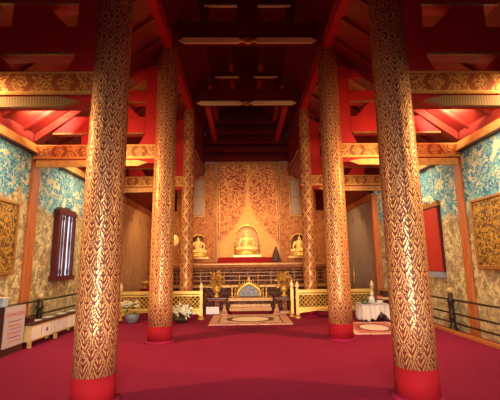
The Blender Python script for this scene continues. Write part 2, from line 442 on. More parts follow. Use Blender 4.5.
# ------------------------------------------------------------------ columns
def column(x, y, h, r, m, label, band=.34):
    t = thing('column', label, 'column', (x, y, 0), 'gold stencilled columns of the nave')
    prof = [(r*(1.02 - .09*k/12), band + (h-band)*k/12) for k in range(13)]
    obj('shaft', lathe(B(), prof, (x, y, 0), 40), m, t, smooth=True)
    obj('base_band', lathe(B(), [(r*1.03, .02), (r*1.03, band)], (x, y, 0), 40), 'band_red', t, smooth=True)
    obj('foot_ring', lathe(B(), [(r*1.28, 0), (r*1.28, .02), (r*1.2, .035), (r*1.0, .04)], (x, y, 0), 40), 'carpet', t, smooth=True)
    obj('capital', lathe(B(), [(r*.95, h-.05), (r*1.15, h), (r*1.15, h+.08)], (x, y, 0), 32), 'dark_red', t)
column(-2.0, Y1, 7.0, .253, 'column_flame', 'tall red and gold flame-patterned column, the nearest one on the left')
column(2.0, Y1, 7.0, .253, 'column_flame', 'tall red and gold flame-patterned column, the nearest one on the right', .37)
column(-2.0, Y2, 7.05, .258, 'column_flower', 'gold flower-patterned column, second from the front on the left, beside white flowers')
column(2.0, Y2, 7.05, .258, 'column_flower', 'gold flower-patterned column, second from the front on the right, before the lattice rail')
column(-2.0, Y3, 7.1, .205, 'column_zigzag', 'slender orange gold column with zigzag diamonds behind the left lattice rail')
column(2.0, Y3, 7.1, .205, 'column_zigzag', 'slender orange gold column with zigzag diamonds behind the right lattice rail')

# ------------------------------------------------------------------ roof trusses of the aisles
def aisle_truss(s, y, label, dz):
    t = thing('roof_truss', label, 'roof beam', (s*3.5, y, 3.89+dz), 'carved roof trusses over the aisles')
    def pr(pts, d0, d1): return prism(B(), [(s*a, b+dz) for a, b in pts], y+d0, y+d1)
    obj('tie_beam', pr([(1.8, 4.12), (5.03, 4.12), (5.03, 4.45), (1.8, 4.45)], -.15, .15), 'beam_pattern', t)
    obj('gilt_moulding', pr([(2.36, 4.0), (2.58, 3.92), (4.93, 3.90), (4.93, 4.06), (2.62, 4.06)], -.19, -.13), 'gilt_edge' if dz < 0 else 'gilt_cornice', t)
    obj('soffit', pr([(1.8, 4.0), (5.03, 4.0), (5.03, 4.12), (1.8, 4.12)], -.13, .14), 'red_paint', t)
    obj('beam_edge', pr([(1.8, 4.10), (5.03, 4.10), (5.03, 4.13), (1.8, 4.13)], -.165, -.15), 'gold', t)
    obj('post', pr([(1.9, 4.45), (2.47, 4.45), (2.47, 6.45), (1.9, 6.45)], -.13, .13), 'red_paint', t)
    obj('upper_beam', pr([(2.47, 4.74), (4.62, 4.74), (4.15, 5.14), (2.47, 5.14)], -.14, .14), 'red_paint', t)
    obj('beam_edge', pr([(2.50, 4.705), (4.62, 4.705), (4.62, 4.74), (2.50, 4.74)], -.15, -.12), 'old_gold', t)  # pale strip stands in for light on the beam's lower front edge
    obj('brace', pr([(3.38, 4.45), (3.95, 4.45), (3.95, 4.705), (3.53, 4.705)], -.12, .12), 'red_paint', t)
    obj('brace', pr([(2.47, 4.45), (2.60, 4.45), (2.47, 4.705)], -.12, .12), 'red_paint', t)
    obj('upper_beam', pr([(2.47, 5.53), (3.62, 5.53), (3.25, 5.80), (2.47, 5.80)], -.14, .14), 'red_paint', t)
    obj('beam_edge', pr([(2.47, 5.495), (3.6, 5.495), (3.6, 5.53), (2.47, 5.53)], -.15, -.12), 'old_gold', t)  # lit lower edge of the second beam, drawn as a paler strip
    obj('brace', pr([(2.60, 5.14), (3.40, 5.14), (3.40, 5.495), (2.95, 5.495)], -.12, .12), 'red_paint', t)
    obj('brace', pr([(2.47, 6.02), (2.47, 6.14), (2.95, 5.80), (2.78, 5.80)], -.11, .11), 'orange_wood', t)
    obj('upper_beam', pr([(2.47, 6.15), (2.86, 6.15), (2.62, 6.35), (2.47, 6.35)], -.14, .14), 'red_paint', t)
    obj('rafter', pr([(5.03, roof_z(5.03)-.22-dz), (1.97, roof_z(1.97)-.25-dz), (1.97, roof_z(1.97)-.02-dz), (5.03, roof_z(5.03)-.02-dz)], -.13, .13), 'roof_red', t)
    return t
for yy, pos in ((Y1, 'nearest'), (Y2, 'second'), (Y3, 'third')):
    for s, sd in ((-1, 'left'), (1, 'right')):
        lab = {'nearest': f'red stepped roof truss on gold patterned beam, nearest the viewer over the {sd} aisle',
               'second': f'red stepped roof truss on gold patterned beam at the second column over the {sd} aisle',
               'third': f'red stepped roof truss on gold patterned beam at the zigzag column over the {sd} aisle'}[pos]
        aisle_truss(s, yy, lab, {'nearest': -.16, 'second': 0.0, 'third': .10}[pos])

# nave trusses high up
def nave_truss(y, label):
    t = thing('nave_truss', label, 'roof beam', (0, y, 7.07), 'dark tie beams across the nave')
    obj('tie_beam', box(B(), -1.74, 1.74, y-.14, y+.14, 7.16, 7.66), 'dark_red', t)
    for s in (-1, 1):
        obj('gilt_edge', prism(B(), [(s*.10, 7.13), (s*.25, 7.055), (s*1.58, 7.055), (s*1.73, 7.13), (s*1.58, 7.20), (s*.25, 7.20)], y-.18, y-.14), 'nave_gilt_lit', t)
        obj('upper_edge', prism(B(), [(s*.26, 8.08), (s*1.10, 8.08), (s*1.10, 8.12), (s*.26, 8.12)], y-.18, y-.12), 'nave_gilt_lit', t)
        obj('post', box(B(), min(s*.98, s*1.20), max(s*.98, s*1.20), y-.13, y+.13, 7.66, 8.10), 'dark_red', t)
    obj('rosette', prism(B(), [(-.16, 7.10), (0, 7.03), (.16, 7.10), (.10, 7.16), (-.10, 7.16)], y-.22, y-.14), 'gold', t)
    obj('post', box(B(), -.27, .27, y-.13, y+.13, 7.66, 8.10), 'dark_red', t)
    obj('upper_beam', box(B(), -1.10, 1.10, y-.14, y+.14, 8.10, 8.32), 'dark_red', t)
nave_truss(Y2, 'dark red nave tie beam with gold edge between the flower-patterned columns')
nave_truss(Y3, 'dark red nave tie beam with gold edge between the zigzag columns')

# wall posts
def wall_post(x0, x1, y0, y1, z0, z1, label, m='orange_wood'):
    t = thing('wall_post', label, 'post', ((x0+x1)/2, (y0+y1)/2, 0), 'orange wooden wall posts')
    obj('shaft', box(B(), x0, x1, y0, y1, z0, z1), m, t, bevel=.015)
    obj('foot', box(B(), x0-.004, x1+.004, y0-.015, y1+.015, 0, z0), m, t)
    return t
wall_post(-XW, -XW+.07, Y2-.15, Y2+.15, .12, 4.03, 'orange wooden post against the left mural under the second beam')
wall_post(XW-.06, XW, Y2-.11, Y2+.15, .12, 4.03, 'orange wooden post against the right mural under the second beam')
wall_post(-XR-.10, -XR+.10, Y3-.22, Y3+.0, .12, 3.86, 'broad orange wooden post at the left end of the lattice rail')
wall_post(XR-.10, XR+.10, Y3-.22, Y3+.0, .12, 3.86, 'broad orange wooden post at the right end of the lattice rail')

# ------------------------------------------------------------------ windows
w1 = struct('window_1', (lambda bm: (box(bm, -XW, -4.92, 9.50, 9.66, 1.38, 3.0), box(bm, -XW, -4.92, 10.36, 10.46, 1.38, 3.0),
        box(bm, -XW, -4.90, 9.46, 10.50, 3.0, 3.10), box(bm, -XW, -4.88, 9.44, 10.52, 1.28, 1.40), bm)[-1])(B()), 'maroon')
obj('pane', box(B(), -XW, -4.985, 9.66, 10.36, 1.40, 3.0), 'daylit_pane', w1)
obj('mullion', box(B(), -5.03, -4.95, 9.96, 10.06, 1.40, 3.0), 'maroon', w1)
for y in (9.81, 10.21):
    obj('baluster', lathe(B(), [(.022, 1.40), (.036, 1.5), (.022, 1.62), (.032, 2.25), (.022, 2.80), (.036, 2.90), (.022, 3.0)], (-4.955, y, 0), 10), 'maroon', w1, smooth=True)
obj('carved_hood', prism(B(), [(9.44, 3.10), (10.52, 3.10), (10.4, 3.18), (10.15, 3.15), (10.0, 3.23), (9.85, 3.15), (9.6, 3.18)], -XW, -4.93, 'x'), 'dark_wood', w1)
w2 = struct('window_2', (lambda bm: (box(bm, 5.0, XW, 9.45, 9.50, 1.38, 3.06), box(bm, 5.0, XW, 10.60, 10.65, 1.38, 3.06),
        box(bm, 4.97, XW, 9.42, 10.68, 3.06, 3.12), bm)[-1])(B()), 'maroon')
obj('shutter', box(B(), 4.96, 5.0, 9.47, 10.06, 1.40, 3.06), 'shutter_red', w2, bevel=.006)
obj('shutter', box(B(), 4.96, 5.0, 10.07, 10.63, 1.40, 3.06), 'shutter_red', w2, bevel=.006)
obj('sill', box(B(), 4.93, XW, 9.46, 10.64, 1.24, 1.39), 'blue_sill', w2)
obj('carved_hood', prism(B(), [(9.40, 3.12), (10.70, 3.12), (10.6, 3.26), (10.25, 3.18), (10.03, 3.30), (9.8, 3.18), (9.46, 3.26)], 4.96, XW, 'x'), 'old_gold', w2)

# framed gilded relief panels on the side walls
for s, y0, y1, sd in ((-1, 5.9, 7.92, 'left'), (1, 6.0, 8.08, 'right')):
    a, b = (s*XW, s*(XW-.06)); x0, x1 = min(a, b), max(a, b)
    t = thing('relief_panel', f'gilded relief panel in a gold frame hanging on the {sd} mural wall', 'wall panel', (s*XW, (y0+y1)/2, 1.48))
    obj('carving', box(B(), x0, x1, y0+.08, y1-.08, 1.56, 2.94), 'relief_gold', t)
    f = B(); a, b = (s*XW, s*(XW-.09)); x0, x1 = min(a, b), max(a, b)
    box(f, x0, x1, y0+.03, y0+.08, 1.48, 3.0); box(f, x0, x1, y1-.08, y1-.03, 1.48, 3.0)
    box(f, x0, x1, y0+.08, y1-.08, 2.94, 3.0); box(f, x0, x1, y0+.08, y1-.08, 1.48, 1.56)
    obj('frame', f, 'old_gold', t, bevel=.01)

# ------------------------------------------------------------------ bollard rails along the side walls
def bollard_rail(x, posts, y0, y1, zs, label):
    t = thing('bollard_rail', label, 'railing', (x, (y0+y1)/2, 0))
    for py in posts:
        p = obj('post', lathe(B(), [(.11, 0), (.11, .05), (.09, .09), (.065, .16), (.065, .30), (.09, .33), (.065, .36), (.065, .66), (.09, .69), (.09, .73), (.06, .76), (.06, .86), (.03, .90)], (x, py, 0), 16), 'bronze', t, smooth=True)
        obj('ball', ball(B(), (x, py, .955), .07, 2), 'cream_paint', p, smooth=True)
    for z in zs: obj('bar', tube(B(), [(x, y0, z), (x, y1, z)], .022, 8), 'bronze', t, smooth=True)
    return t
bollard_rail(-4.935, (5.6, 8.95, 11.4), 4.5, 11.6, (.30, .55, .86), 'dark bronze bollard railing with ball tops before the left mural')
bollard_rail(4.90, (6.4, 9.12, 11.5), 4.5, 11.7, (.20, .42, .74), 'dark bronze bollard railing with ball tops before the right mural')
struct('baseboard_right', box(B(), 4.66, 4.78, 2.0, 11.9, 0, .07), 'orange_wood', bevel=.01)

# ------------------------------------------------------------------ left counter of donation boxes, sign box
t = thing('display_counter', 'long low cream counter with white front panels along the left wall', 'counter', (-4.66, 9.2, 0))
XC = -4.5
obj('top', box(B(), -4.80, XC+.02, 7.86, 11.2, .45, .49), 'dark_wood', t)
obj('body', box(B(), -4.78, XC, 7.88, 11.18, .13, .45), 'cream_paint', t)
for k, y in enumerate((8.0, 8.40, 8.80, 9.20, 9.60, 10.0, 10.4, 10.8)):
    p = obj('panel', box(B(), XC, XC+.012, y-.08, y+.26, .16, .41), 'white_card', t)
    if k in (1,): obj('emblem', prism(B(), [(y+.04, .30), (y+.09, .34), (y+.14, .30), (y+.12, .25), (y+.06, .25)], XC+.012, XC+.016, 'x'), 'purple_ink', p)
for y in (7.95, 9.0, 10.05, 11.1):
    for x in (-4.74, XC-.05): obj('leg', box(B(), x-.03, x+.03, y-.03, y+.03, 0, .13), 'cream_paint', t)
for k, (y, w) in enumerate(((8.25, .22), (8.75, .30), (9.35, .26), (9.9, .30))):
    tag(obj('paper_sheet', box(B(), -4.76, -4.60, y, y+w, .49, .496), 'white_card'), f'white paper sheet lying on the long low counter, {["nearest", "second", "third", "fourth"][k]} from the sign box', 'paper', 'paper sheets on the low counter')
t = thing('offering_box', 'small dark box standing on the counter just beyond the sign', 'box', (-4.70, 8.12, .49))
obj('body', box(B(), -4.78, -4.62, 8.02, 8.20, .49, .57), 'maroon', t)
obj('lid', box(B(), -4.79, -4.61, 8.01, 8.21, .57, .595), 'dark_wood', t)

t = thing('donation_cabinet', 'brown donation cabinet with white lettered panel at the left edge', 'cabinet', (-4.72, 7.5, 0))
obj('body', box(B(), -4.80, -4.62, 7.16, 7.80, 0, .90), 'dark_wood', t)
sg = obj('sign_panel', box(B(), -4.62, -4.60, 7.16, 7.80, .14, .89), 'sign_white', t)
for k, (z, h) in enumerate(((.60, .018), (.52, .02), (.46, .014), (.38, .02), (.30, .02), (.23, .014))):
    obj('printed_line', box(B(), -4.60, -4.598, 7.26 + .03*(k % 3), 7.72 - .03*((k+1) % 3), z, z+h), 'purple_ink' if k % 2 == 0 else 'red_ink', sg)
cu = bpy.data.curves.new('lettering', 'FONT'); cu.body = 'DONATION'; cu.size = .105; cu.align_x = 'CENTER'; cu.extrude = .001
tmp = bpy.data.objects.new('lettering', cu); C.objects.link(tmp)
dg = bpy.context.evaluated_depsgraph_get(); me = bpy.data.meshes.new_from_object(tmp.evaluated_get(dg))
bpy.data.objects.remove(tmp)
lt = bpy.data.objects.new('lettering', me); C.objects.link(lt); lt.parent = sg
me.transform(Matrix.Translation((-4.597+4.72, 7.48-7.5, .70)) @ Matrix.Rotation(PI/2, 4, 'Z') @ Matrix.Rotation(PI/2, 4, 'X'))
me.materials.clear(); me.materials.append(M['red_ink'])
t = thing('glass_case', 'pale blue glass case standing on the donation cabinet', 'case', (-4.72, 7.30, .90))
obj('body', box(B(), -4.79, -4.64, 7.10, 7.26, .905, 1.06), 'glass_blue', t)
obj('base', box(B(), -4.80, -4.63, 7.16, 7.30, .90, .905), 'dark_wood', t)
obj('lid', box(B(), -4.80, -4.63, 7.08, 7.28, 1.06, 1.08), 'white_card', t)

# ------------------------------------------------------------------ rugs
o = obj('rug', box(B(), -1.13, 1.21, 10.45, 12.43, 0, .018), 'rug_cream', loc=(.04, 11.44, 0)); tag(o, 'cream rug with an oval medallion on the carpet before the altar', 'rug')
o = obj('rug', box(B(), 2.45, 3.89, 8.85, 10.54, 0, .018), 'rug_red', loc=(3.17, 9.695, 0)); tag(o, 'red and cream bordered rug beside the white clothed table', 'rug')

# ------------------------------------------------------------------ gilded lattice rails
def flame(bm, x, y, z, r, h):
    return lathe(bm, [(r*.5, 0), (r*.9, h*.06), (r*.5, h*.12), (r*.6, h*.18), (r, h*.34), (r*.85, h*.52), (r*.45, h*.74), (r*.15, h*.92), (.003, h)], (x, y, z), 12)
def rail_post(name, x, y, z, parent, m='gold'):
    p = obj(name, (lambda bm: (box(bm, x-.045, x+.045, y-.045, y+.045, .10, z), lathe(bm, [(.10, 0), (.10, .03), (.06, .07), (.075, .09), (.04, .12)], (x, y, 0), 14), bm)[-1])(B()), m, parent)
    obj('finial', flame(B(), x, y, z, .068, .26), 'finial_gold', p, smooth=True)
    return p
def lattice_rail(x0, x1, y, label):
    t = thing('lattice_rail', label, 'railing', ((x0+x1)/2, y, 0), 'gilded lattice rails before the altar')
    z0, z1 = .33, .72
    obj('top_rail', box(B(), x0, x1, y-.05, y+.05, .75, .85), 'rail_gold', t, bevel=.012)
    obj('middle_rail', box(B(), x0, x1, y-.035, y+.035, z1-.03, z1+.01), 'rail_gold', t)
    obj('bottom_rail', box(B(), x0, x1, y-.05, y+.05, .26, z0), 'rail_gold', t, bevel=.012)
    L = B(); st = .13; H = z1 - z0
    k = x0 - H
    while k < x1:
        for d in (1, -1):
            a = k if d > 0 else k + H
            p0, p1 = (a, z0), (a + d*H, z1)
            def clip(p, q):
                (ax, az), (bx, bz) = p, q
                for lim, lo in ((x0, True), (x1, False)):
                    if (ax < lim) == lo and (bx < lim) == lo and ax != lim: return None
                    if (ax < lim) == lo: f = (lim-ax)/(bx-ax); ax, az = lim, az + f*(bz-az)
                    elif (bx < lim) == lo: f = (lim-ax)/(bx-ax); bx, bz = lim, az + f*(bz-az)
                return (ax, az), (bx, bz)
            c = clip(p0, p1)
            if c and abs(c[0][1]-c[1][1]) > .02: tube(L, [(c[0][0], y+d*.006, c[0][1]), (c[1][0], y+d*.006, c[1][1])], .012, 4)
        k += st
    obj('lattice', L, 'rail_gold', t)
    pts = [(x0, .26), (x1, .26)]
    n = 40
    for i in range(n+1):
        f = 1 - i/n; xx = x0 + (x1-x0)*f
        e = min(f, 1-f)*(x1-x0)
        pts.append((xx, .17 + .05*min(1, e/.5) - .05*math.exp(-(e/.12)**2) - .02*abs(math.sin(xx*6))))
    obj('apron', prism(B(), pts, y-.02, y+.02), 'rail_gold', t)
    for xx in (x0, x1): rail_post('post', xx, y, .86, t)
    return t
lattice_rail(-3.92, -1.46, 11.6, 'gilded lattice rail left of the cream rug, passing behind the column')
lattice_rail(1.50, 3.84, 11.6, 'gilded lattice rail right of the cream rug, passing behind the column')
t = thing('rail_post', 'lone gilded post with flame finial just behind the right lattice rail end', 'post', (1.38, 11.95, 0))
rail_post('shaft', 1.38, 11.95, .88, t)

# ------------------------------------------------------------------ altar
t = thing('altar', 'long carved red and gold altar below the seated statues', 'altar', (0, 14.6, 0))
obj('lower_tier', box(B(), -3.0, 3.0, 13.75, 15.46, 0, .80), 'dark_carving', t)
obj('lower_ledge', box(B(), -3.05, 3.05, 13.66, 15.46, .80, .90), 'old_gold', t, bevel=.015)
obj('recess', box(B(), -2.9, 2.9, 14.35, 15.46, .90, 1.40), 'dark_carving', t)
mo = B()
for z in (1.03, 1.20, 1.33): box(mo, -2.92, 2.92, 14.28, 14.36, z-.018, z+.018)
for k in range(7): box(mo, -2.7+.9*k-.018, -2.7+.9*k+.018, 14.30, 14.36, .92, 1.38)
obj('gilt_moulding', mo, 'altar_edge', t)
obj('upper_moulding', box(B(), -3.0, 3.0, 14.22, 15.46, 1.40, 1.52), 'altar_carving', t, bevel=.012)
obj('top', box(B(), -3.08, 3.08, 14.12, 15.46, 1.52, 1.70), 'altar_top', t, bevel=.02)
struct('trim_3', box(B(), -1.2, 1.2, 15.2, 15.46, 1.70, 1.92), 'band_red')
obj('top_edge', box(B(), -3.08, 3.08, 14.09, 14.12, 1.62, 1.67), 'old_gold', t)

# ------------------------------------------------------------------ statues
def buddha(cx, cy, z, k, label):
    t = thing('buddha_statue', label, 'statue', (cx, cy, z), 'seated golden statues in the niches')
    def T(p): return (cx + p[0]*k, cy + p[1]*k, z + p[2]*k)
    pd = B()
    lathe(pd, [(.50*k, 0), (.52*k, .04*k), (.44*k, .07*k), (.42*k, .11*k), (.50*k, .15*k), (.50*k, .19*k), (.46*k, .21*k)], (cx, cy, z), 28, 1, .56)
    obj('lotus_pedestal', pd, 'bright_gold', t, smooth=False)
    b = B()
    ball(b, T((0, .02, .30)), .24*k, 2, (1.15, .75, .55))                 # hips
    for i in range(8):                                                     # torso rising to the shoulders
        f = i/7; w = .165 + .085*f**1.5
        ball(b, T((0, .03, .30 + .40*f)), w*k, 2, (1, .62, .62))
    ball(b, T((0, .02, .70)), .10*k, 2, (2.4, .9, .8))
    for s in (-1, 1):                                                      # crossed legs
        tube(b, [T((s*.10, .0, .29)), T((s*.28, -.06, .29)), T((s*.42, -.12, .285))], .105*k, 10, .085*k)
        tube(b, [T((s*.42, -.12, .28)), T((s*.22, -.22, .275)), T((-s*.12, -.24, .28 + .03*(s > 0)))], .085*k, 10, .05*k)
        ball(b, T((s*.42, -.12, .283)), .09*k, 2)
        ball(b, T((-s*.16, -.235, .30)), .05*k, 2, (1.7, .8, .7))
        ball(b, T((s*.245, .02, .70)), .075*k, 2)
    # right arm (viewer's left) reaches down over the knee, left hand lies in the lap
    tube(b, [T((-.25, .02, .70)), T((-.33, .0, .52)), T((-.34, -.03, .47))], .065*k, 10, .05*k)
    tube(b, [T((-.34, -.03, .48)), T((-.33, -.14, .40)), T((-.31, -.20, .36))], .05*k, 10, .035*k)
    ball(b, T((-.31, -.21, .34)), .04*k, 2, (1, .7, 1.3))
    for f in range(4): tube(b, [T((-.335 + .017*f, -.222, .33)), T((-.335 + .017*f, -.232, .245))], .011*k, 6, .008*k)
    tube(b, [T((.25, .02, .70)), T((.34, .01, .52)), T((.33, -.05, .44))], .065*k, 10, .05*k)
    tube(b, [T((.33, -.05, .44)), T((.20, -.17, .385)), T((.08, -.19, .375))], .05*k, 10, .034*k)
    ball(b, T((.03, -.195, .375)), .045*k, 2, (1.5, 1, .5))
    for f in range(4): tube(b, [T((.0, -.17 - .017*f, .38)), T((-.085, -.165 - .017*f, .383))], .011*k, 6, .008*k)
    tube(b, [T((0, .03, .72)), T((0, .02, .82))], .062*k, 12, .055*k)
    ball(b, T((0, .01, .885)), .095*k, 3, (.86, .92, 1.12))                # head
    ball(b, T((0, -.03, .835)), .045*k, 2, (1, .8, .8))
    tube(b, [T((0, -.078, .90)), T((0, -.098, .868))], .010*k, 6, .017*k)  # nose
    for s in (-1, 1):
        ball(b, T((s*.036, -.079, .898)), .014*k, 2, (1.5, .6, .5))        # lidded eyes
        ball(b, T((s*.084, .01, .865)), .02*k, 2, (.5, .8, 2.6))           # long ears
    ball(b, T((0, -.083, .842)), .016*k, 2, (1.5, .5, .45))                # mouth
    o = obj('body', b, 'statue_gold', t); remesh(o, .011*k, 4)
    h = B(); ball(h, T((0, .02, .915)), .098*k, 3, (.92, .92, .92)); ball(h, T((0, .02, .995)), .048*k, 2)
    lathe(h, [(.03*k, 0), (.026*k, .04*k), (.012*k, .09*k), (.002, .13*k)], T((0, .02, 1.02)), 10)
    for v in h.verts:
        if v.co.y < cy - .045*k and v.co.z < z + .955*k: v.co.y = cy - .045*k
    obj('hair', h, 'gold', t, smooth=True)
    r = B()
    tube(r, [T((.13, -.10, .80*.92)), T((.09, -.165, .60)), T((.10, -.17, .44))], .032*k, 8, .022*k)
    o = obj('robe_sash', r, 'statue_gold', t, smooth=True)
buddha(-.02, 15.52, 2.02, .92, 'large golden seated statue in the central arched niche')
buddha(-2.06, 15.52, 1.96, .80, 'golden seated statue in the left niche beside the zigzag column')
buddha(2.22, 15.52, 1.96, .80, 'golden seated statue in the right niche beside the zigzag column')
t = thing('cone_tree', 'dark cone shaped ornament on the altar right of the central statue', 'ornament', (1.16, 14.9, 1.70))
obj('base', lathe(B(), [(.16, 0), (.16, .04), (.10, .07)], (1.16, 14.9, 1.70), 16), 'dark_wood', t)
cb = B()
for i in range(6): lathe(cb, [(.215 - .033*i, .07 + .095*i), (.20 - .033*i, .13 + .095*i), (.15 - .026*i, .17 + .095*i)], (1.16, 14.9, 1.70), 16)
obj('tiers', cb, 'dark_wood', t)

t = thing('ceremonial_fan', 'pale round ceremonial fan on a pole at the altar left of the zigzag column', 'fan', (-2.82, 14.3, 1.70))
obj('base', lathe(B(), [(.12, 0), (.12, .04), (.04, .08)], (-2.82, 14.3, 1.70), 14), 'old_gold', t)
obj('pole', tube(B(), [(-2.82, 14.3, 1.76), (-2.82, 14.3, 2.38)], .016, 8), 'old_gold', t)
fb = B(); ball(fb, (-2.82, 14.3, 2.58), .22, 3, (.72, .12, 1)); obj('blade', fb, 'brass_fan', t, smooth=True)

# shrine throne with arched picture
t = thing('shrine_throne', 'tiered cream and gold shrine throne with arched silver picture before the altar', 'shrine', (.06, 12.95, 0))
obj('plinth', box(B(), -.58, .72, 12.72, 13.45, 0, .10), 'dark_red', t)
obj('lower_step', box(B(), -.64, .78, 12.62, 13.45, .10, .22), 'step_cloth', t, bevel=.012)
obj('middle_step', box(B(), -.61, .75, 12.68, 13.45, .22, .32), 'gilt_cream', t, bevel=.012)
obj('waist', box(B(), -.56, .70, 12.76, 13.45, .32, .42), 'dark_carving', t)
obj('seat', box(B(), -.68, .82, 12.62, 13.45, .42, .53), 'gilt_cream', t, bevel=.015)
def ogee(cx, w, z0, h, n=16):
    R = []
    for i in range(n+1):
        f = i/n; R.append((cx + w*(1-f**1.6)*(1 - .0*f) if f < 1 else cx, z0 + h*(f**.75 if f < .98 else 1)))
    return R
ar = ogee(.03, .36, .60, .37)
obj('picture', prism(B(), [(-.33, .56), (.39, .56)] + ar + [(2*.03-p[0], p[1]) for p in ar[::-1][1:]], 12.95, 13.0), 'silver_relief', t)
pts = [(.41, 12.93, .53)] + [(p[0]+.03*(1 if p[0] > .03 else 0), 12.93, p[1]+.02) for p in ar] + [(2*.03-p[0]-.03*(1 if p[0] > .03 else 0), 12.93, p[1]+.02) for p in ar[::-1][1:]] + [(-.35, 12.93, .53)]
obj('arch_frame', tube(B(), pts, .045, 8), 'bright_gold', t, smooth=True)
fl = B()
for p in pts[2:-2:2]:
    d = Vector((p[0]-.03, 0, p[2]-.5)); d.normalize()
    tube(fl, [(p[0]+d.x*.03, p[1], p[2]+d.z*.03), (p[0]+d.x*.12, p[1], p[2]+d.z*.12 + .02)], .028, 6, .004)
obj('flame_crest', fl, 'gold', t)
obj('finial', flame(B(), .03, 12.93, .99, .055, .27), 'bright_gold', t, smooth=True)
for k, (x, h, d) in enumerate(((-.55, .42, 12.82), (-.45, .34, 12.98), (.62, .42, 12.82), (.52, .34, 12.98))):
    tc = thing('candlestick', ['gold spired candlestick at the left front corner of the shrine throne', 'shorter gold candlestick between the left corner candlestick and the arched picture',
        'gold spired candlestick at the right front corner of the shrine throne', 'shorter gold candlestick between the right corner candlestick and the arched picture'][k], 'candlestick', (x, d, .53), 'gold candlesticks on the shrine throne')
    obj('base', lathe(B(), [(.055, 0), (.055, .025), (.025, .05), (.04, h*.35), (.02, h*.45), (.02, h*.5)], (x, d, .53), 12), 'gold', tc, smooth=True)
    obj('spire', flame(B(), x, d, .53+h*.5, .035, h*.5), 'bright_gold', tc, smooth=True)
# tall slim gold staffs beside the picture
for k, x in enumerate((-.30, .36)):
    tc = thing('gold_staff', f'slim gold staff standing on the {"left" if k == 0 else "right"} of the picture behind the arch', 'staff', (x, 13.2, .53))
    obj('pole', tube(B(), [(x, 13.2, .53), (x, 13.2, 1.16)], .014, 8), 'gold', tc)
    obj('tip', flame(B(), x, 13.2, 1.16, .025, .12), 'bright_gold', tc, smooth=True)

# small guardian animals
def guardian(x, y, s, label):
    t = thing('guardian_animal', label, 'figurine', (x, y, 0), 'pale guardian animals beside the shrine throne')
    obj('base', box(B(), x-.12, x+.12, y-.10, y+.12, 0, .05), 'pink_cloth', t, bevel=.01)
    b = B()
    ball(b, (x, y+.05, .12), .075, 2, (1, 1.1, .95)); ball(b, (x, y, .18), .06, 2, (.95, .9, 1.3)); ball(b, (x, y-.035, .27), .055, 2, (1, 1, 1))
    ball(b, (x, y-.085, .258), .03, 2, (1, 1, .8))
    for d in (-1, 1):
        tube(b, [(x+d*.04, y-.03, .19), (x+d*.045, y-.055, .06)], .024, 8, .02); ball(b, (x+d*.045, y-.07, .063), .024, 2, (1, 1.3, .6))
        ball(b, (x+d*.06, y+.03, .10), .05, 2, (.7, 1.2, 1)); ball(b, (x+d*.07, y-.02, .063), .026, 2, (.9, 1.7, .6))
        ball(b, (x+d*.035, y-.02, .325), .02, 2, (.8, .6, 1.3)); ball(b, (x+d*.02, y-.083, .285), .009, 1)
    tube(b, [(x, y+.11, .09), (x, y+.14, .16), (x, y+.11, .23)], .018, 8, .012)
    o = obj('body', b, 'pink_cloth', t); remesh(o, .010, 2)
guardian(-.80, 12.55, 1, 'small pale guardian animal sitting left of the shrine throne')
guardian(.94, 12.55, 1, 'small pale guardian animal sitting right of the shrine throne')

# pedestals with vases of golden flowers
def pedestal(x, y, label):
    t = thing('pedestal_stand', label, 'stand', (x, y, 0), 'dark carved flower stands')
    obj('foot', box(B(), x-.26, x+.26, y-.2, y+.2, 0, .08), 'pink_cloth', t, bevel=.012)
    for a in (-1, 1):
        for b_ in (-1, 1): obj('leg', tube(B(), [(x+a*.20, y+b_*.14, .08), (x+a*.15, y+b_*.10, .22), (x+a*.17, y+b_*.12, .42)], .035, 8), 'maroon', t, smooth=True)
    obj('core', box(B(), x-.08, x+.08, y-.07, y+.07, .08, .42), 'altar_carving', t)
    obj('apron', box(B(), x-.28, x+.28, y-.18, y+.18, .42, .47), 'altar_carving', t)
    obj('top', box(B(), x-.36, x+.36, y-.22, y+.22, .47, .54), 'maroon', t, bevel=.015)
def leafblob(bm, c, R, n, size, up=.3, flat=1.0):
    for i in range(n):
        d = Vector((random.gauss(0, 1), random.gauss(0, 1), random.gauss(0, 1)*flat + up)).normalized()
        p = Vector(c) + d*R*random.uniform(.35, 1)
        q = d + Vector((random.uniform(-.6, .6), random.uniform(-.6, .6), random.uniform(-.3, .6))); q.normalize()
        a = q.cross(Vector((random.random(), random.random(), random.random()))).normalized()
        b = q.cross(a)
        L = size*random.uniform(.7, 1.3)
        v = [bm.verts.new(p), bm.verts.new(p + q*L*.5 + a*L*.22), bm.verts.new(p + q*L), bm.verts.new(p + q*L*.5 - a*L*.22), bm.verts.new(p + q*L*.5 + b*L*.07), bm.verts.new(p + q*L*.5 - b*L*.07)]
        for f in ((0,1,4),(1,2,4),(2,3,4),(3,0,4),(1,0,5),(2,1,5),(3,2,5),(0,3,5)): bm.faces.new([v[j] for j in f])
    return bm
